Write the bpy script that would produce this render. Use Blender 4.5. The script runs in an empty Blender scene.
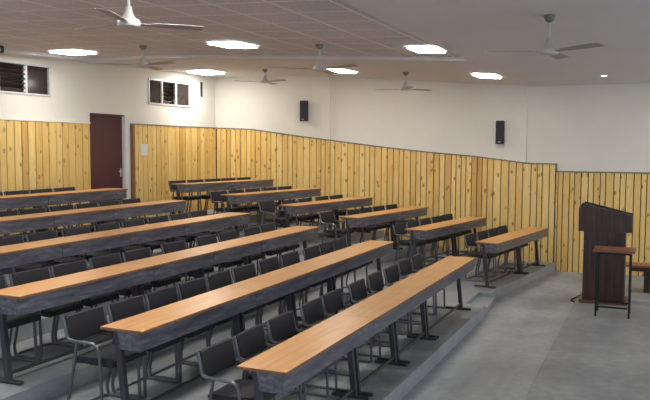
import bpy, bmesh, math, random
from mathutils import Vector, Matrix
random.seed(7)
R = math.radians
S = bpy.context.scene
COL = S.collection

# ---------------------------------------------------------------- camera
cd = bpy.data.cameras.new('camera')
cam = bpy.data.objects.new('camera', cd); COL.objects.link(cam)
d_ = Vector((0.91580, 0.39560, -0.069357)); r_ = Vector((0.396853, -0.91787, 0.004723)); u_ = Vector((0.061792, 0.031850, 0.997581))
m3 = Matrix((r_, u_, -d_)).transposed()
cam.matrix_world = Matrix.Translation((0, 0, 2.462)) @ m3.to_4x4()
cd.sensor_width = 36; cd.lens = 761.15 / 650 * 36; cd.clip_start = .05; cd.clip_end = 200
S.camera = cam
# ---------------------------------------------------------------- light and exposure
w = bpy.data.worlds.new('world'); S.world = w; w.use_nodes = True
bg = w.node_tree.nodes['Background']; bg.inputs[0].default_value = (.86, .92, 1.0, 1); bg.inputs[1].default_value = 1.0
S.view_settings.view_transform = 'Standard'; S.view_settings.look = 'None'
S.view_settings.exposure = 0.22; S.view_settings.gamma = 1; S.view_settings.use_curve_mapping = False
LED = 33.0

# ---------------------------------------------------------------- materials
def newmat(name):
    m = bpy.data.materials.new(name); m.use_nodes = True
    nt = m.node_tree; b = nt.nodes['Principled BSDF']
    return m, nt, b
def N(nt, t, **kw):
    n = nt.nodes.new(t)
    for k, v in kw.items(): setattr(n, k, v)
    return n
def coords(nt, scale=(1, 1, 1)):
    tc = N(nt, 'ShaderNodeTexCoord'); mp = N(nt, 'ShaderNodeMapping'); mp.inputs['Scale'].default_value = scale
    nt.links.new(tc.outputs['Object'], mp.inputs[0]); return mp.outputs[0]
def noise(nt, vec, scale, detail=4, rough=.55):
    n = N(nt, 'ShaderNodeTexNoise'); n.inputs['Scale'].default_value = scale; n.inputs['Detail'].default_value = detail
    n.inputs['Roughness'].default_value = rough
    if vec is not None: nt.links.new(vec, n.inputs['Vector'])
    return n.outputs['Fac']
def ramp(nt, fac, stops):
    r = N(nt, 'ShaderNodeValToRGB'); e = r.color_ramp.elements
    while len(e) < len(stops): e.new(.5)
    for i, (p, c) in enumerate(stops): e[i].position = p; e[i].color = (*c, 1)
    nt.links.new(fac, r.inputs[0]); return r.outputs[0]
def mix(nt, fac, a, b, mode='MIX'):
    n = N(nt, 'ShaderNodeMix', data_type='RGBA', blend_type=mode)
    for s, v in ((0, fac), (6, a), (7, b)):
        if hasattr(v, 'links') or hasattr(v, 'is_linked'): nt.links.new(v, n.inputs[s])
        else: n.inputs[s].default_value = v if s == 0 else (*v, 1)
    return n.outputs[2]
def math_(nt, op, a, b=None):
    n = N(nt, 'ShaderNodeMath', operation=op)
    for i, v in enumerate((a, b)):
        if v is None: continue
        if hasattr(v, 'is_linked'): nt.links.new(v, n.inputs[i])
        else: n.inputs[i].default_value = v
    return n.outputs[0]
def bump(nt, b, h, strength=.2, dist=.01):
    n = N(nt, 'ShaderNodeBump'); n.inputs['Strength'].default_value = strength; n.inputs['Distance'].default_value = dist
    nt.links.new(h, n.inputs['Height']); nt.links.new(n.outputs[0], b.inputs['Normal'])
def plain(name, c, rough=.5, metal=0, spec=.5, var=.12, scale=6):
    m, nt, b = newmat(name)
    f = noise(nt, coords(nt), scale)
    col = ramp(nt, f, [(.3, tuple(x * (1 - var) for x in c)), (.7, tuple(min(1, x * (1 + var)) for x in c))])
    nt.links.new(col, b.inputs['Base Color'])
    b.inputs['Roughness'].default_value = rough; b.inputs['Metallic'].default_value = metal
    b.inputs['Specular IOR Level'].default_value = spec
    return m
def emit(name, c, s):
    m, nt, b = newmat(name)
    b.inputs['Base Color'].default_value = (.9, .9, .9, 1)
    b.inputs['Emission Color'].default_value = (*c, 1); b.inputs['Emission Strength'].default_value = s
    return m

def mk_planks():
    m, nt, b = newmat('pine_planks')
    geo = N(nt, 'ShaderNodeNewGeometry'); ri = geo.outputs['Random Per Island']
    tint = ramp(nt, ri, [(0, (.80, .54, .15)), (.03, (.60, .32, .08)), (.06, (.83, .56, .19)), (.5, (.90, .64, .23)), (.8, (.95, .72, .31)), (1, (.85, .58, .20))])
    tc = N(nt, 'ShaderNodeTexCoord')
    add = N(nt, 'ShaderNodeVectorMath', operation='ADD'); nt.links.new(tc.outputs['Object'], add.inputs[0])
    cb = N(nt, 'ShaderNodeCombineXYZ'); nt.links.new(math_(nt, 'MULTIPLY', ri, 37.0), cb.inputs[2]); nt.links.new(cb.outputs[0], add.inputs[1])
    mp = N(nt, 'ShaderNodeMapping'); mp.inputs['Scale'].default_value = (22, 22, 1.3); nt.links.new(add.outputs[0], mp.inputs[0])
    grain = noise(nt, mp.outputs[0], 1.6, 5)
    g = ramp(nt, grain, [(.30, (.80, .68, .52)), (.5, (1, 1, 1)), (.75, (.93, .86, .74))])
    col = mix(nt, .8, tint, g, 'MULTIPLY')
    mp2 = N(nt, 'ShaderNodeMapping'); mp2.inputs['Scale'].default_value = (7.5, 7.5, 4.2); nt.links.new(add.outputs[0], mp2.inputs[0])
    vo = N(nt, 'ShaderNodeTexVoronoi'); vo.inputs['Scale'].default_value = 1.0; nt.links.new(mp2.outputs[0], vo.inputs['Vector'])
    kn = ramp(nt, vo.outputs['Distance'], [(.11, (1, 1, 1)), (.22, (0, 0, 0))])
    col = mix(nt, math_(nt, 'MULTIPLY', kn, .75), col, (.28, .11, .025))
    big = ramp(nt, noise(nt, mp2.outputs[0], .35, 2), [(.55, (0, 0, 0)), (.75, (1, 1, 1))])
    col = mix(nt, math_(nt, 'MULTIPLY', big, .3), col, (.55, .28, .07))
    nt.links.new(col, b.inputs['Base Color']); b.inputs['Roughness'].default_value = .38
    return m
def mk_floor(k=1.0):
    m, nt, b = newmat('concrete')
    v = coords(nt)
    a = noise(nt, v, .9, 6, .65); c = noise(nt, v, 9, 5); e = noise(nt, coords(nt, (.5, 3, 1)), 1.2, 4)
    col = ramp(nt, a, [(.3, (.25 * k, .27 * k, .29 * k)), (.5, (.345 * k, .365 * k, .38 * k)), (.68, (.46 * k, .475 * k, .485 * k))])
    col = mix(nt, .45, col, ramp(nt, c, [(.3, (.75, .75, .76)), (.65, (1.05, 1.05, 1.04))]), 'MULTIPLY')
    col = mix(nt, .5, col, ramp(nt, e, [(.35, (.8, .8, .82)), (.65, (1.05, 1.05, 1.05))]), 'MULTIPLY')
    nt.links.new(col, b.inputs['Base Color'])
    nt.links.new(ramp(nt, a, [(.3, (.42,) * 3), (.7, (.62,) * 3)]), b.inputs['Roughness'])
    bump(nt, b, c, .12, .004)
    return m
def mk_tiles():
    m, nt, b = newmat('ceiling_tiles')
    tc = N(nt, 'ShaderNodeTexCoord'); sp = N(nt, 'ShaderNodeSeparateXYZ'); nt.links.new(tc.outputs['Object'], sp.inputs[0])
    def bar(o):
        f = math_(nt, 'FRACT', math_(nt, 'DIVIDE', math_(nt, 'ADD', o, 60.0), .6))
        return math_(nt, 'LESS_THAN', math_(nt, 'ABSOLUTE', math_(nt, 'SUBTRACT', f, .5)), .022)
    line = math_(nt, 'MAXIMUM', bar(sp.outputs[0]), bar(sp.outputs[1]))
    fl = noise(nt, tc.outputs['Object'], 26, 6, .8)
    t = ramp(nt, fl, [(.35, (.50, .49, .525)), (.55, (.665, .655, .70))])
    bl = noise(nt, tc.outputs['Object'], .7, 3); t = mix(nt, .6, t, ramp(nt, bl, [(.35, (.86, .83, .82)), (.65, (1, 1, 1))]), 'MULTIPLY')
    col = mix(nt, line, t, (.86, .83, .82))
    nt.links.new(col, b.inputs['Base Color']); b.inputs['Roughness'].default_value = .8
    bump(nt, b, fl, .15, .004)
    return m
def mk_wood(name, c1, c2, c3, axis, rough=.35, sc=1.0):
    m, nt, b = newmat(name)
    s = [30, 30, 30]; s[axis] = 1.6
    f = noise(nt, coords(nt, s), .8 * sc, 5)
    f2 = noise(nt, coords(nt), 3, 3)
    col = ramp(nt, f, [(.3, c1), (.5, c2), (.72, c3)])
    col = mix(nt, .25, col, ramp(nt, f2, [(.35, (.8, .8, .8)), (.65, (1.1, 1.1, 1.1))]), 'MULTIPLY')
    nt.links.new(col, b.inputs['Base Color']); b.inputs['Roughness'].default_value = rough
    return m
def mk_fabric():
    m, nt, b = newmat('black_upholstery')
    f = noise(nt, coords(nt), 160, 2); g = noise(nt, coords(nt), 7, 3)
    col = ramp(nt, f, [(.3, (.014, .0135, .018)), (.7, (.036, .034, .042))])
    nt.links.new(col, b.inputs['Base Color']); b.inputs['Roughness'].default_value = .72
    bump(nt, b, f, .25, .002)
    return m
def mk_metal():
    m, nt, b = newmat('grey_powder_coat')
    f = noise(nt, coords(nt, (2.5, 14, 14)), 1.5, 5, .65); g = noise(nt, coords(nt), 30, 3)
    nt.links.new(ramp(nt, f, [(.3, (.085, .088, .115)), (.5, (.150, .153, .196)), (.72, (.30, .305, .36))]), b.inputs['Base Color'])
    nt.links.new(ramp(nt, f, [(.35, (.30,) * 3), (.7, (.46,) * 3)]), b.inputs['Roughness'])
    b.inputs['Metallic'].default_value = .35; b.inputs['Specular IOR Level'].default_value = .7
    bump(nt, b, f, .15, .004)
    return m
M = dict(
    planks=mk_planks(), floor=mk_floor(), platform=mk_floor(.84), tiles=mk_tiles(), fabric=mk_fabric(),
    wall=plain('cream_paint', (.80, .775, .70), .7, var=.025, scale=1.2),
    plaster=plain('ceiling_plaster', (.69, .675, .685), .75, var=.03, scale=1.0),
    metal=mk_metal(),
    legm=plain('dark_grey_leg_paint', (.062, .063, .076), .4, .3),
    tube=plain('grey_tube', (.15, .15, .17), .32, .5, var=.08),
    top=mk_wood('beech_laminate', (.60, .295, .105), (.68, .345, .130), (.74, .40, .165), 0, .30),
    edge=plain('brown_edge_shadow_and_board', (.30, .135, .06), .45),  # desktop front-edge shadow put into a mid brown; plain brown on the wall board
    gap=plain('dark_batten_wood', (.06, .032, .012), .8),
    maroon=plain('maroon_door_paint', (.085, .022, .027), .45, var=.15, scale=2),
    white=plain('white_paint', (.80, .80, .78), .5, var=.03),
    alu=plain('aluminium_frame', (.70, .71, .72), .4, .2, var=.05),
    darkglass=plain('dark_tinted_glass', (.035, .022, .020), .12, var=.3, scale=3),
    louvre=plain('louvre_glass', (.075, .055, .05), .15, var=.3),
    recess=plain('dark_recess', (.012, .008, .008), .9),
    black=plain('black_plastic', (.014, .014, .018), .5),
    grille=plain('speaker_grille', (.022, .024, .040), .65, var=.4, scale=90),
    fanw=plain('fan_enamel', (.50, .48, .465), .35, var=.05),
    fanb=plain('fan_blade_enamel', (.30, .27, .26), .4, var=.06),
    cap=plain('grey_metal_cap', (.20, .19, .185), .5, .3),
    walnut=mk_wood('walnut_veneer', (.024, .011, .009), (.046, .021, .016), (.078, .037, .028), 2, .32),
    redwood=mk_wood('reddish_plinth', (.11, .035, .022), (.16, .055, .035), (.20, .075, .05), 0, .35),
    stool=mk_wood('reddish_table_top', (.20, .075, .035), (.27, .105, .05), (.33, .14, .07), 1, .4),
    iron=plain('black_iron', (.012, .012, .014), .45, .3),
    yellow=plain('yellow_sticker', (.85, .60, .04), .5),
    led=emit('led_diffuser', (1.0, .965, .90), LED),
    spot=emit('spot_lens', (1.0, .86, .62), 30),
)

# ---------------------------------------------------------------- mesh helpers
def obj(name, bm, mat, parent=None, smooth=False):
    me = bpy.data.meshes.new(name); bmesh.ops.recalc_face_normals(bm, faces=bm.faces[:])
    bm.to_mesh(me); bm.free()
    for m in (mat if isinstance(mat, (list, tuple)) else [mat]): me.materials.append(m)
    if smooth:
        for p in me.polygons: p.use_smooth = True
        try: me.set_sharp_from_angle(angle=R(40))
        except Exception: pass
    o = bpy.data.objects.new(name, me); COL.objects.link(o)
    if parent: o.parent = parent
    return o
def box(bm, a, b, bev=0, mi=0, seg=1):
    a, b = Vector(a), Vector(b); c = (a + b) / 2; s = b - a
    r = bmesh.ops.create_cube(bm, size=1, matrix=Matrix.Translation(c) @ Matrix.Diagonal((*s, 1)))
    fs = list({f for v in r['verts'] for f in v.link_faces})
    for f in fs: f.material_index = mi
    if bev:
        es = list({e for v in r['verts'] for e in v.link_edges})
        bmesh.ops.bevel(bm, geom=es, offset=bev, segments=seg, affect='EDGES', profile=.5)
    return r['verts']
def prism(bm, pts, axis, a, b, mi=0):
    """extrude a 2-D outline along an axis (0 x, 1 y, 2 z)"""
    def P(p, t):
        v = list(p); v.insert(axis, t); return v
    lo = [bm.verts.new(P(p, a)) for p in pts]; hi = [bm.verts.new(P(p, b)) for p in pts]
    f = [bm.faces.new(lo), bm.faces.new(hi[::-1])]; n = len(pts)
    for i in range(n): f.append(bm.faces.new((lo[i], lo[(i + 1) % n], hi[(i + 1) % n], hi[i])))
    for q in f: q.material_index = mi
def fillet(pts, rad, n=4):
    pts = [Vector(p) for p in pts]; out = [pts[0]]
    for i in range(1, len(pts) - 1):
        p, a, b = pts[i], pts[i - 1], pts[i + 1]
        la, lb = (a - p).length, (b - p).length; r = min(rad, la * .45, lb * .45)
        s, e = p + (a - p).normalized() * r, p + (b - p).normalized() * r
        for k in range(n + 1):
            t = k / n; out.append(s * (1 - t) ** 2 + p * 2 * t * (1 - t) + e * t * t)
    return out + [pts[-1]]
def tube(bm, pts, rad, seg=7, rad_end=None, caps=True):
    pts = [Vector(p) for p in pts]; rings = []; ref = None
    for i, p in enumerate(pts):
        t = (pts[min(i + 1, len(pts) - 1)] - pts[max(i - 1, 0)]).normalized()
        if ref is None: ref = t.orthogonal().normalized()
        ref = (ref - t * ref.dot(t)).normalized(); bi = t.cross(ref)
        r = rad if rad_end is None else rad + (rad_end - rad) * i / (len(pts) - 1)
        rings.append([bm.verts.new(p + (ref * math.cos(2 * math.pi * k / seg) + bi * math.sin(2 * math.pi * k / seg)) * r) for k in range(seg)])
    for a, b in zip(rings, rings[1:]):
        for k in range(seg): bm.faces.new((a[k], a[(k + 1) % seg], b[(k + 1) % seg], b[k]))
    if caps: bm.faces.new(rings[0][::-1]); bm.faces.new(rings[-1])
def lathe(bm, prof, seg=20, at=(0, 0, 0)):
    at = Vector(at); rings = []
    for r, z in prof:
        rings.append([bm.verts.new(at + Vector((r * math.cos(2 * math.pi * k / seg), r * math.sin(2 * math.pi * k / seg), z))) for k in range(seg)])
    for a, b in zip(rings, rings[1:]):
        for k in range(seg): bm.faces.new((a[k], a[(k + 1) % seg], b[(k + 1) % seg], b[k]))
    bm.faces.new(rings[0][::-1]); bm.faces.new(rings[-1])
def tag(o, label=None, cat=None, group=None, kind=None):
    for k, v in (('label', label), ('category', cat), ('group', group), ('kind', kind)):
        if v: o[k] = v
    return o
def thing(name, loc, label, cat, group=None, rz=0):
    o = bpy.data.objects.new(name, None); COL.objects.link(o); o.empty_display_size = .1
    o.location = loc; o.rotation_euler = (0, 0, rz); return tag(o, label, cat, group)
def struct(name, bm, mat, parent=None, smooth=False):
    o = obj(name, bm, mat, parent, smooth)
    if not parent: o['kind'] = 'structure'
    return o
def copy_tree(o, parent=None):
    c = o.copy(); COL.objects.link(c); c.parent = parent
    for ch in list(o.children): copy_tree(ch, c)
    return c
def nb(): return bmesh.new()

# ---------------------------------------------------------------- setting
RISE = .164; STEP = 1.203; Y0 = 2.20; WX = 15.80; WY = 9.70; XL = -3.0; YF = -4.5
TH = -.157; CT, ST = math.cos(TH), math.sin(TH)
bm = nb(); box(bm, (XL, YF, -.2), (WX, WY, 0)); struct('floor', bm, M['floor'])
bm = nb(); box(bm, (XL, YF, 0), (WX - .06, 1.09, .018), .006); struct('floor_platform', bm, M['platform'])
for k in range(6):
    y = Y0 + STEP * k; z0 = RISE * k + (.0005 if k else 0); z1 = RISE * (k + 1)
    xe = WX - .066; ya = y + .10 - .158 * (xe - 12.35); yb = WY - .066
    pts = [(XL, y), (11.04, y), (11.04, y + .30), (12.0, y + .30), (12.0, y + .07), (12.35, y + .10 - .0), (xe, ya), (xe, yb), (XL, yb)]
    bm = nb(); prism(bm, pts, 2, z0, z1)
    prism(bm, [(11.04, y + .01), (12.0, y + .05), (12.0, y + .30), (11.04, y + .30)], 2, z0, z0 + RISE * .62)
    struct('floor_tier', bm, M['floor'])

def zc(x, y):
    s = max(0, min(1, (y - 2.3) / 5.4))
    zb = 4.1 - .2 * max(0, min(1, (14 - x) / 5))
    return 3.7 + (zb - 3.7) * s
TX, TY0, TY1 = 11.0, 2.5, 9.25
def sheet(bm, xs, ys, dz):
    g = [[bm.verts.new((x, y, zc(x, y) + dz)) for y in ys] for x in xs]
    for i in range(len(xs) - 1):
        for j in range(len(ys) - 1): bm.faces.new((g[i][j], g[i][j + 1], g[i + 1][j + 1], g[i + 1][j]))
def lin(a, b, n): return [a + (b - a) * i / n for i in range(n + 1)]
bm = nb(); sheet(bm, lin(XL, TX, 14), lin(TY0, TY1, 12), .05)
struct('ceiling_tiles', bm, M['tiles'], smooth=True)
bm = nb()
sheet(bm, lin(XL, WX, 18), [YF, -1, 1, 2.3, TY0], 0)
sheet(bm, lin(TX, WX, 8), lin(TY0, WY, 12), 0)
sheet(bm, lin(XL, TX, 14), [TY1, WY], 0)
for xs, ys in ((lin(XL, TX, 14), [TY0]), (lin(XL, TX, 14), [TY1]), ([TX], lin(TY0, TY1, 12))):   # the lip around the tiled field
    pp = [(x, y) for x in xs for y in ys]
    lo = [bm.verts.new((x, y, zc(x, y))) for x, y in pp]; hi = [bm.verts.new((x, y, zc(x, y) + .05)) for x, y in pp]
    for i in range(len(pp) - 1): bm.faces.new((lo[i], lo[i + 1], hi[i + 1], hi[i]))
struct('ceiling', bm, M['plaster'])

def prof(y):
    P = [(-5, 1.985), (1.79, 1.985), (1.80, 2.135), (2.30, 2.14), (3.35, 2.265), (4.38, 2.35), (5.4, 2.45), (6.65, 2.60), (7.75, 2.735), (8.7, 2.86), (9.8, 2.90)]
    for (a, b), (c, d) in zip(P, P[1:]):
        if y <= c: return b + (d - b) * (y - a) / (c - a)
    return P[-1][1]
W1 = (9.20, 10.36, 3.31, 3.84); W2 = (13.16, 14.72, 3.34, 3.88); DR = (11.36, 12.36, .984, 3.08)
def holed(bm, x0, x1, z0, z1, holes, y0, y1):
    xs = sorted({x0, x1, *[h[0] for h in holes], *[h[1] for h in holes]}); zs = sorted({z0, z1, *[h[2] for h in holes], *[h[3] for h in holes]})
    for a, b in zip(xs, xs[1:]):
        for c, d in zip(zs, zs[1:]):
            mx, mz = (a + b) / 2, (c + d) / 2
            if any(h[0] < mx < h[1] and h[2] < mz < h[3] for h in holes): continue
            box(bm, (a, y0, c), (b, y1, d))
bm = nb(); holed(bm, XL, WX + .2, -.2, 4.25, [W1, W2, (DR[0], 12.42, DR[2], DR[3])], WY, WY + .2)
bmesh.ops.remove_doubles(bm, verts=bm.verts[:], dist=1e-4)
struct('wall_back', bm, M['wall'])
bm = nb(); box(bm, (WX, YF, -.2), (WX + .2, WY, 4.25)); struct('wall_right', bm, M['wall'])
for i, (a, b) in enumerate(((6.69, 7.79), (2.38, 3.41))):
    bm = nb(); prism(bm, [(a, prof(a) + .022), (b, prof(b) + .022), (b, zc(WX, b) + .02), (a, zc(WX, a) + .02)], 0, WX - .070, WX); struct('wall_right_pilaster', bm, M['wall'])
# corner return by the back windows
bm = nb(); box(bm, (15.10, WY - .004, 3.30), (15.13, WY, 3.3)); bm.free()

# plank panelling
def planks(name, start, end, side, top, z0, wlo, whi):
    bm = nb(); t = start
    while t < end - .03:
        wd = min(random.uniform(wlo, whi), end - t); g = .0085
        a, b = t + g, t + wd - g; h = top((a + b) / 2); dp = random.uniform(.022, .032)
        if side == 'back': box(bm, (a, WY - .030 - dp, z0), (b, WY - .028, h))
        else: box(bm, (WX - .030 - dp, a, z0), (WX - .028, b, h))
        t += wd
    o = struct(name, bm, M['planks'])
    return o
planks('trim_1', 7.0, 11.30, 'back', lambda x: 2.875, .984, .13, .19)
planks('trim_2', 12.62, WX - .06, 'back', lambda x: 2.895, .984, .11, .17)
planks('trim_3', 1.80, WY - .06, 'right', prof, .0, .10, .165)
planks('trim_4', YF, 1.79, 'right', prof, .0, .09, .15)
# dark backing behind the planks, seen through the gaps
bm = nb(); box(bm, (7, WY - .027, .984), (11.30, WY - .0, 2.87)); box(bm, (12.56, WY - .027, .984), (WX - .03, WY, 2.89)); struct('trim_5', bm, M['gap'])
bm = nb()
ys = [YF, 1.79, 1.8, 2.3, 3.35, 4.38, 5.4, 6.65, 7.75, 8.7, WY - .03]
for a, b in zip(ys, ys[1:]):
    if b - a < .05: continue
    prism(bm, [(a, 0), (b, 0), (b, prof(b - 1e-4) - .004), (a, prof(a + 1e-4) - .004)], 0, WX - .027, WX - .001)
struct('trim_6', bm, M['gap'])
# caps: grey metal strip along the side panelling, white bead on the back
bm = nb()
for a, b in zip(ys, ys[1:]):
    if b - a < .05: continue
    h0, h1 = prof(a + 1e-4), prof(b - 1e-4)
    prism(bm, [(a, h0), (b, h1), (b, h1 + .022), (a, h0 + .022)], 0, WX - .072, WX)
box(bm, (WX - .072, 1.78, 1.985), (WX, 1.80, 2.157))
struct('trim_7', bm, M['cap'])
bm = nb(); box(bm, (7, WY - .07, 2.875), (11.30, WY, 2.90)); struct('trim_8', bm, M['white'])
bm = nb(); box(bm, (12.55, WY - .07, 2.895), (WX - .07, WY, 2.915)); struct('trim_9', bm, M['cap'])
bm = nb(); box(bm, (12.555, WY - .072, .984), (12.615, WY, 2.895), .004); struct('trim_10', bm, M['edge'])

# door
bm = nb(); box(bm, (DR[0] + .03, WY + .05, DR[2] + .01), (DR[1], WY + .09, DR[3] - .03), .003)
door = struct('door_1', bm, M['maroon']); tag(door, 'closed maroon flush door in the back wall', None)
bm = nb(); box(bm, (DR[0], WY + .0, DR[2]), (DR[0] + .03, WY + .12, DR[3])); box(bm, (DR[0], WY, DR[3] - .03), (DR[1] + .002, WY + .12, DR[3]))
box(bm, (DR[0], WY + .1, DR[2]), (DR[1] + .06, WY + .14, DR[3])); obj('door_frame', bm, M['maroon'], door)
bm = nb(); box(bm, (DR[1] + .002, WY - .03, DR[2]), (12.50, WY + .0, DR[3] + .0), .003); box(bm, (DR[1] + .002, WY, DR[2]), (12.42, WY + .1, DR[3])); obj('door_jamb', bm, M['white'], door)
bm = nb(); box(bm, (12.28, WY + .035, 1.86), (12.31, WY + .05, 2.02), .004); tube(bm, fillet([(12.295, WY + .05, 1.96), (12.295, WY + .01, 1.96), (12.20, WY + .01, 1.96)], .02), .008, 8)
obj('door_handle', bm, M['alu'], door, True)
# windows
def window(name, w, panes):
    x0, x1, z0, z1 = w; f = .035; y = WY
    bm = nb()
    for a, b, c, d in ((x0, x1, z1 - f, z1), (x0, x1, z0, z0 + f), (x0, x0 + f, z0, z1), (x1 - f, x1, z0, z1)): box(bm, (a, y - .02, c), (b, y + .06, d), .003)
    mull = [p[1] for p in panes[:-1]]
    for mx in mull: box(bm, (mx - f * .7, y - .018, z0 + f), (mx + f * .7, y + .055, z1 - f), .003)
    fr = struct(name, bm, M['alu'])
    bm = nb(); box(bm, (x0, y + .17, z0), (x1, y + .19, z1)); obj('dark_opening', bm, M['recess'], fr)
    for a, b, kind in panes:
        a2, b2 = a + f * .6, b - f * .6
        if kind == 'glass':
            bm = nb(); box(bm, (a2, y + .02, z0 + f), (b2, y + .027, z1 - f)); obj('pane', bm, M['darkglass'], fr)
        else:
            n = 6; h = (z1 - z0 - 2 * f) / n
            for i in range(n):
                zc_ = z0 + f + h * (i + .5); bm = nb()
                v = box(bm, (a2, -.045, -.003), (b2, .045, .003))
                bmesh.ops.transform(bm, matrix=Matrix.Translation((0, y + .035, zc_)) @ Matrix.Rotation(R(-32), 4, 'X'), verts=bm.verts[:])
                obj('louvre_slat', bm, M['louvre'], fr)
            bm = nb()
            for i in range(n): box(bm, (b2 - .028, y - .012, z0 + f + h * (i + .2)), (b2 + .004, y + .01, z0 + f + h * (i + .8)), .002)
            obj('louvre_clip', bm, M['alu'], fr)
    return fr
window('window_1', W1, [(9.22, 9.80, 'louvre'), (9.80, 10.34, 'glass')])
window('window_2', W2, [(13.18, 13.64, 'glass'), (13.64, 14.16, 'louvre'), (14.16, 14.70, 'glass')])

# ---------------------------------------------------------------- desks
def make_desk(L, sticker, stick_mat=None):
    """desk with its near-left top corner above the origin; x along the row, y backwards"""
    t = thing('lecture_desk', (0, 0, 0), '', 'desk')
    D = .392; g = .0008
    bm = nb(); box(bm, (g, 0, .727), (L - g, D, .75), .003, seg=2)
    for f in bm.faces:
        if abs(f.normal.z) < .5 or f.calc_center_median().z < .735: f.material_index = 1  # sides and underside carry the edge shadow in their brown
    obj('desktop', bm, [M['top'], M['edge']], t)
    bm = nb(); box(bm, (.004, .022, .585), (L - .004, .036, .726), .003); obj('front_panel', bm, M['metal'], t)
    bm = nb(); box(bm, (.014, .037, .588), (L - .014, .215, .596)); prism(bm, [(.215, .588), (.226, .60), (.226, .615), (.220, .615), (.215, .6)], 0, .014, L - .014)
    obj('book_shelf', bm, M['metal'], t)
    for x in (.013, L - .021):
        bm = nb(); prism(bm, [(.037, .597), (.21, .597), (.24, .726), (.037, .726)], 0, x, x + .008); obj('end_panel', bm, M['metal'], t)
    for x in (.05, L - .05):
        bm = nb(); prism(bm, [(.16, .03), (.21, .03), (.283, .726), (.233, .726)], 0, x - .021, x + .021)
        lg = obj('leg', bm, M['legm'], t)
        bm = nb(); box(bm, (x - .024, .04, 0), (x + .024, .405, .030), .006); obj('foot', bm, M['legm'], lg)
    bm = nb(); tube(bm, [(.07, .20, .075), (L - .07, .20, .075)], .017, 8); obj('foot_rail', bm, M['legm'], t, True)
    if sticker:
        bm = nb(); box(bm, (.02, .006, .7502), (.065, .035, .7512)); obj('corner_sticker', bm, M['yellow'], t)
    return t
ROWS = ['front', 'second', 'third', 'fourth', 'fifth', 'rearmost']
MODS = [(4.61, 1.84), (6.45, 1.17), (7.62, 1.18), (8.80, 1.85)]
protos = {}
def desk(L, sticker):
    key = (L, sticker)
    if key not in protos: protos[key] = make_desk(L, sticker); return protos[key]
    return copy_tree(protos[key])
FYL = [2.277 + STEP * k for k in range(6)]
for k in range(6):
    for j, (x, L) in enumerate(MODS):
        if x + L < (0, 0, 4, 4.9, 6.6, 7.9)[k]: continue
        t = desk(L, k < 3); t.location = (x, FYL[k], RISE * (k + 1)); t.rotation_euler = (0, 0, 0)
        where = {0: 'fourth from the aisle', 1: 'third from the aisle', 2: 'second from the aisle', 3: 'at the aisle end'}[j]
        tag(t, f'grey desk {where}, {ROWS[k]} row of the left block', 'desk', 'long desks in the left block')
RP = [(12.386, 2.288), (12.300, 3.475), (12.278, 4.670), (12.300, 5.877), (12.20, 7.04), (12.36, 8.26)]
for k, (x, y) in enumerate(RP):
    for j, (o, L) in enumerate(((0, 1.74), (1.74, 1.14))):
        t = desk(L, False); t.location = (x + CT * o, y + ST * o, RISE * (k + 1)); t.rotation_euler = (0, 0, TH)
        tag(t, f'orange-topped grey desk {("at the aisle end", "against the plank wall")[j]} of the short right block, {ROWS[k]} row', 'desk', 'short desks in the right block')

# ---------------------------------------------------------------- chairs
def pad(bm, w, h, th, bend, nx=8, nz=4, rnd=.02):
    """upright upholstered pad, bulged, centred on the origin, facing -y"""
    def P(u, v, s):
        x = u * w / 2; z = v * h / 2
        ed = min(1, (1 - abs(u)) * w / 2 / rnd, (1 - abs(v)) * h / 2 / rnd); ed = max(0, ed)
        q = math.sqrt(max(0, 1 - (1 - ed) ** 2))
        return Vector((x, bend * (1 - u * u) + s * th / 2 * (.35 + .65 * q), z))
    us = [-1, -.95, -.85, -.5, 0, .5, .85, .95, 1]; vs = [-1, -.92, -.75, 0, .75, .92, 1]
    G = {s: [[bm.verts.new(P(u, v, s)) for v in vs] for u in us] for s in (-1, 1)}
    for s in (-1, 1):
        for i in range(len(us) - 1):
            for j in range(len(vs) - 1): bm.faces.new((G[s][i][j], G[s][i + 1][j], G[s][i + 1][j + 1], G[s][i][j + 1]))
    ring = lambda s: [G[s][i][0] for i in range(len(us))] + [G[s][-1][j] for j in range(1, len(vs))] + [G[s][i][-1] for i in range(len(us) - 2, -1, -1)] + [G[s][0][j] for j in range(len(vs) - 2, 0, -1)]
    a, b = ring(-1), ring(1)
    for i in range(len(a)): bm.faces.new((a[i], a[(i + 1) % len(a)], b[(i + 1) % len(a)], b[i]))
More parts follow.
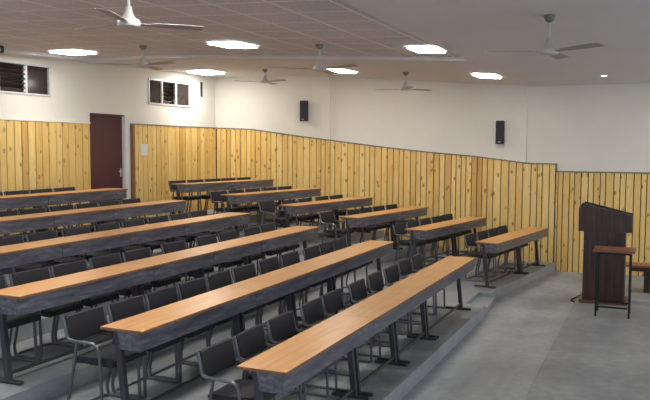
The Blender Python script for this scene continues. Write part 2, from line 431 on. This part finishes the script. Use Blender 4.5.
def make_chair():
    t = thing('visitor_chair', (0, 0, 0), '', 'chair')
    bm = nb(); pad(bm, .450, .220, .045, .022)
    bmesh.ops.transform(bm, matrix=Matrix.Translation((0, .243, .672)) @ Matrix.Rotation(R(-9), 4, 'X'), verts=bm.verts[:])
    obj('backrest', bm, M['fabric'], t, True)
    bm = nb()
    pts = [(-.21, .415), (-.20, .462), (-.17, .478), (0, .470), (.17, .462), (.205, .452), (.21, .43), (.18, .412), (0, .41), (-.17, .40)]
    prism(bm, pts, 0, -.215, .215)
    bmesh.ops.bevel(bm, geom=[e for e in bm.edges if abs(e.verts[0].co.x - e.verts[1].co.x) < 1e-5], offset=.014, segments=2, affect='EDGES')
    obj('seat', bm, M['fabric'], t, True)
    for s in (-1, 1):
        x = s * .239
        bm = nb(); tube(bm, fillet([(x, .268, .775), (x, .225, .605), (x, .19, .595), (x, -.02, .588), (x, -.075, .565), (x, -.085, .50)], .05, 4), .0135, 8)
        obj('armrest', bm, M['tube'], t, True)
        bm = nb(); tube(bm, fillet([(x, -.085, .50), (x, -.10, .18), (x, -.105, .0142)], .05, 3), .0135, 8); obj('front_leg', bm, M['tube'], t, True)
        bm = nb(); tube(bm, fillet([(x, .135, .591), (x, .165, .40), (x, .235, .08), (x, .215, .0142)], .06, 4), .0135, 8); obj('rear_leg', bm, M['tube'], t, True)
        bm = nb(); tube(bm, [(x, -.105, .014), (x, .217, .014)], .0135, 8); obj('floor_runner', bm, M['tube'], t, True)
    bm = nb(); tube(bm, fillet([(-.239, .15, .43), (-.14, .13, .402), (.14, .13, .402), (.239, .15, .43)], .05, 3), .012, 8)
    tube(bm, fillet([(-.239, -.092, .43), (-.14, -.09, .395), (.14, -.09, .395), (.239, -.092, .43)], .05, 3), .012, 8); obj('seat_support', bm, M['tube'], t, True)
    bm = nb(); tube(bm, fillet([(-.239, .215, .0142), (-.17, .25, .0142), (.17, .25, .0142), (.239, .215, .0142)], .06, 4), .012, 8); obj('cross_bar', bm, M['tube'], t, True)
    return t
chair0 = None
def chair(x, y, z, rz, label, group):
    global chair0
    if chair0 is None: chair0 = t = make_chair()
    else: t = copy_tree(chair0)
    t.location = (x, y, z); t.rotation_euler = (0, 0, rz); tag(t, label, 'chair', group)
ORD = ['first', 'second', 'third', 'fourth', 'fifth', 'sixth', 'seventh', 'eighth', 'ninth', 'tenth', 'eleventh']
CL = [[4.96, 5.49, 6.07, 6.76, 7.29, 7.99, 8.62, 9.19, 9.80, 10.32],
      [4.90, 5.425, 5.95, 6.475, 7.00, 7.525, 8.14, 8.71, 9.38, 9.90, 10.42],
      [4.97, 5.52, 6.05, 6.63, 7.16, 7.92, 8.67, 9.21, 9.90, 10.42],
      [6.40, 6.95, 7.52, 8.10, 8.66, 9.24, 9.78, 10.36],
      [7.50, 8.02, 8.58, 9.12, 9.65, 10.18],
      [8.40, 8.925, 9.45, 9.975]]
for k, xs in enumerate(CL):
    n = len(xs)
    for i, x in enumerate(xs):
        r = n - 1 - i
        chair(x, FYL[k] + .525 + random.uniform(-.012, .015), RISE * (k + 1), R(random.uniform(-1.2, 1.2)),
              f'black padded grey-framed chair, {ORD[r]} from the aisle in the {ROWS[k]} row, long left block', 'black chairs in the left block')
CR = [[.74, 1.34, 1.88, 2.42], [.60, 1.15, 1.69, 2.22, 2.75], [.42, 1.14, 1.67, 2.20, 2.73], [.34, .90, 1.45, 2.10, 2.64], [.40, .95, 1.50, 2.09, 2.63], [.62, 1.16, 1.70, 2.23, 2.76]]
for k, ts in enumerate(CR):
    for i, q in enumerate(ts):
        dn = .525 + (.12 if (k in (2, 3) and i == 0) else 0) + random.uniform(-.01, .02)
        x = RP[k][0] + CT * q - ST * dn; y = RP[k][1] + ST * q + CT * dn
        chair(x, y, RISE * (k + 1), TH + R(random.uniform(-1.2, 1.2)),
              f'black padded grey-framed chair, {ORD[i]} from the aisle in the {ROWS[k]} row, short right block', 'black chairs in the right block')

# ---------------------------------------------------------------- lectern and front furniture
PZ = .018
t = thing('lectern', (12.75, .70, PZ), 'tall dark walnut lectern with slanted top near the plank wall', 'lectern')
bm = nb(); box(bm, (-.12, -.33, .05), (.38, .29, 1.14), .004); obj('pedestal', bm, M['walnut'], t)
bm = nb(); box(bm, (-.17, -.38, 0), (.42, .34, .05), .005); obj('plinth', bm, M['redwood'], t)
for x in (-.16, .40):
    bm = nb(); prism(bm, [(-.42, 1.14), (.37, 1.14), (.37, 1.50), (.325, 1.575), (-.42, 1.40)], 0, x, x + .025); obj('side_panel', bm, M['walnut'], t)
bm = nb(); box(bm, (-.135, -.41, 1.14), (.40, .36, 1.165)); obj('bottom_board', bm, M['walnut'], t)
bm = nb(); box(bm, (-.135, .345, 1.165), (.40, .365, 1.52), .002); obj('front_board', bm, M['walnut'], t)
bm = nb(); box(bm, (-.135, -.415, 1.165), (.40, -.395, 1.37), .002); obj('back_board', bm, M['walnut'], t)
bm = nb(); prism(bm, [(-.40, 1.365), (.34, 1.525), (.335, 1.545), (-.405, 1.385)], 0, -.135, .40); obj('reading_top', bm, M['walnut'], t)
bm = nb()
tube(bm, [(-.148, -.43, 1.405), (-.148, -.1, 1.478), (-.148, .325, 1.582)], .012, 6); obj('rim_highlight', bm, M['tube'], t, True)  # pale tube along the rim puts the lit-edge highlight into its colour

t = thing('tall_side_table', (11.86, .495, PZ), 'tall narrow table with reddish wooden top and black legs before the lectern', 'table')
bm = nb(); box(bm, (-.24, -.285, .945), (.24, .285, .98), .004); obj('tabletop', bm, M['stool'], t)
bm = nb(); box(bm, (-.22, -.24, .915), (.22, .24, .944), .003); obj('apron', bm, M['iron'], t)
for sx in (-1, 1):
    for sy in (-1, 1):
        bm = nb(); box(bm, (sx * .205 - .014, sy * .225 - .014, 0), (sx * .205 + .014, sy * .225 + .014, .915), .002); obj('leg', bm, M['iron'], t)
for sx in (-1, 1):
    bm = nb(); box(bm, (sx * .205 - .01, -.205, .13), (sx * .205 + .01, .205, .155)); obj('stretcher', bm, M['iron'], t)
for sy in (-1, 1):
    bm = nb(); box(bm, (-.195, sy * .225 - .01, .13), (.195, sy * .225 + .01, .155)); obj('stretcher', bm, M['iron'], t)

t = thing('low_bench', (14.05, -.35, PZ), 'low brown wooden bench at the right picture edge beside the lectern', 'bench')
bm = nb(); box(bm, (-.20, -.70, .43), (.20, .76, .465), .004); obj('seat_board', bm, M['stool'], t)
bm = nb(); box(bm, (-.16, -.64, .36), (-.135, .68, .429)); box(bm, (.135, -.64, .36), (.16, .68, .429)); obj('apron', bm, M['walnut'], t)
for y in (-.50, .40):
    bm = nb(); box(bm, (-.13, y - .05, 0), (.13, y + .05, .429), .004); obj('leg', bm, M['walnut'], t)

bm = nb(); tube(bm, [(13.25, 1.03, PZ + .013), (13.0, 1.12, .012 + PZ * 0), (12.85, 1.17, .012), (12.7, 1.16, .012), (12.62, 1.10, .013)], .011, 6)
tag(obj('power_cable', bm, M['black'], None, True), 'black cable lying on the floor beside the lectern foot', 'cable')

# ---------------------------------------------------------------- wall things
def speaker(y, z0, z1, label):
    t = thing('wall_speaker', (WX - .075, y, z0), label, 'speaker', 'black column speakers on the side wall')
    h = z1 - z0
    bm = nb(); box(bm, (-.165, -.08, 0), (-.045, .08, h), .008, seg=2); obj('cabinet', bm, M['black'], t)
    bm = nb(); box(bm, (-.177, -.07, .02), (-.1655, .07, h - .015), .004); obj('grille', bm, M['grille'], t)
    bm = nb(); box(bm, (-.045, -.03, h * .4), (0, .03, h * .6), .003); obj('bracket', bm, M['black'], t)
    bm = nb(); box(bm, (-.1795, -.025, .035), (-.1772, .025, .05)); obj('badge', bm, M['alu'], t)
speaker(7.27, 3.04, 3.50, 'black column speaker nearer the back corner, high on the cream side wall')
speaker(2.89, 2.54, 3.01, 'black column speaker nearer the front, above the low end of panelling')
bm = nb(); box(bm, (12.80, WY - .066, 2.27), (13.04, WY - .0625, 2.51), .001)
tag(obj('paper_notice', bm, M['white']), 'white square paper notice on the plank panelling right of the maroon door', 'notice')
bm = nb(); box(bm, (15.15, WY - .03, 3.61), (15.20, WY, 3.95), .003)
tag(obj('wall_strip', bm, M['black']), 'thin black vertical strip high on the back wall right of the windows', 'fitting')
t = thing('ceiling_box', (8.46, 8.92, zc(8.46, 8.92) + .05), 'small black box fitting under the ceiling at the left picture edge', 'fitting')
bm = nb(); box(bm, (-.16, -.05, -.125), (.10, .07, -.02), .008); obj('housing', bm, M['black'], t)
bm = nb(); box(bm, (-.13, -.056, -.105), (.03, -.0505, -.06), .002); obj('front_plate', bm, M['alu'], t)
bm = nb(); box(bm, (-.06, -.02, -.0205), (.0, .04, .002)); obj('bracket', bm, M['black'], t)

# ---------------------------------------------------------------- ceiling lights
def led(x, y, sx, sy, dz, label):
    z = zc(x, y) + dz - .010
    t = thing('ceiling_light', (x, y, z), label, 'ceiling light', 'square LED panels in the ceiling')
    tx = (zc(x + .1, y) - zc(x - .1, y)) / .2; ty = (zc(x, y + .1) - zc(x, y - .1)) / .2
    t.rotation_euler = (math.atan(ty), -math.atan(tx), 0)
    bm = nb()
    for a, b in (((-sx / 2, -sy / 2), (sx / 2, -sy / 2 + .025)), ((-sx / 2, sy / 2 - .025), (sx / 2, sy / 2)), ((-sx / 2, -sy / 2 + .025), (-sx / 2 + .025, sy / 2 - .025)), ((sx / 2 - .025, -sy / 2 + .025), (sx / 2, sy / 2 - .025))):
        box(bm, (*a, -.018), (*b, -.001))
    obj('frame', bm, M['white'], t)
    bm = nb(); box(bm, (-sx / 2 + .025, -sy / 2 + .025, -.0195), (sx / 2 - .025, sy / 2 - .025, -.004)); obj('diffuser', bm, M['led'], t)
T = .05
for x, y, sx, sy, dz, lb in (
    (9.78, 8.66, .60, .52, T, 'bright LED panel on the ceiling nearest the left window'),
    (9.20, 5.36, .60, .50, T, 'bright LED panel in the middle of the tiled ceiling'),
    (9.90, 2.82, .62, .42, T, 'bright LED panel at the front edge of the tiled ceiling'),
    (14.45, 9.10, .70, .60, 0, 'bright LED panel near the back right corner of the ceiling'),
    (13.68, 5.62, .74, .50, 0, 'bright LED panel on the plaster ceiling strip beside the side wall, middle one'),
    (13.45, 2.74, .66, .42, 0, 'bright LED panel on the plaster ceiling by the front column speaker'),
    (14.0, -1.6, .60, .60, 0, 'unseen LED panel right of the view, added to light the side wall'),  # added out of view to brighten the side wall and front ceiling
    (4.7, 8.38, .70, .62, T, 'unseen LED panel left of the view, added for the lighting, rear one'),  # this and the next two are added out of view for their light
    (4.7, 5.20, .70, .62, T, 'unseen LED panel left of the view, added for the lighting, middle one'),
    (4.7, 2.90, .70, .62, T, 'unseen LED panel left of the view, added for the lighting, front one')):
    led(x, y, sx, sy, dz, lb)
t = thing('recessed_spotlight', (13.80, .83, 3.70), 'small round warm spotlight in the plaster ceiling above the lectern', 'ceiling light')
bm = nb(); lathe(bm, [(.055, -.001), (.065, -.006), (.06, -.014), (.045, -.014)], 20); obj('rim', bm, M['white'], t, True)
bm = nb(); lathe(bm, [(.043, -.006), (.043, -.0155)], 20); obj('lens', bm, M['spot'], t)

# ---------------------------------------------------------------- ceiling fans
def make_fan(drop, Rr):
    t = thing('ceiling_fan', (0, 0, 0), '', 'fan')
    bm = nb(); lathe(bm, [(.03, -.001), (.055, -.004), (.055, -.02), (.035, -.055), (.014, -.07)], 16); obj('canopy', bm, M['cap'], t, True)
    bm = nb(); tube(bm, [(0, 0, -.06), (0, 0, -drop + .09)], .012, 10); obj('rod', bm, M['fanw'], t, True)
    bm = nb(); lathe(bm, [(.014, -drop + .14), (.024, -drop + .13), (.032, -drop + .09), (.050, -drop + .05), (.054, -drop + .039)], 20); obj('bell_cover', bm, M['fanw'], t, True)
    bm = nb(); lathe(bm, [(.045, -drop + .040), (.080, -drop + .034), (.090, -drop + .02), (.090, -drop - .010), (.080, -drop - .022), (.03, -drop - .03)], 24); obj('motor', bm, M['fanw'], t, True)
    for i in range(3):
        bm = nb(); prism(bm, [(.07, -.022), (.20, -.03), (.20, .03), (.07, .022)], 2, -.002, .002)
        prism(bm, [(.17, -.042), (Rr * .6, -.058), (Rr - .02, -.062), (Rr, -.045), (Rr, .045), (Rr - .02, .058), (Rr * .6, .055), (.17, .040)], 2, .0022, .0056)
        M4 = Matrix.Rotation(R(120 * i), 4, 'Z') @ Matrix.Translation((0, 0, -drop)) @ Matrix.Rotation(R(-9), 4, 'X')
        bmesh.ops.transform(bm, matrix=M4, verts=bm.verts[:]); obj('blade', bm, M['fanb'], t)
    return t
for x, y, a, drop, Rr, dz, lb in (
    (4.92, 3.80, 80, .39, .60, T, 'ceiling fan nearest the camera, cut off by the top picture edge'),
    (9.24, 6.89, 14, .29, .68, T, 'ceiling fan over the left desks, hanging nearest the maroon door'),
    (9.33, 4.12, 6, .33, .68, T, 'ceiling fan over the middle of the left desk block'),
    (14.28, 7.55, 8, .27, .65, 0, 'small-looking far ceiling fan by the rear column speaker'),
    (13.43, 4.21, 86, .31, .60, 0, 'far ceiling fan over the right desks by the side wall'),
    (7.44, .94, 114, .34, .60, 0, 'large-looking dark ceiling fan under the plain front ceiling')):
    t = make_fan(drop, Rr); t.location = (x, y, zc(x, y) + dz); t.rotation_euler = (0, 0, R(a)); tag(t, lb, 'fan', 'three-bladed ceiling fans')
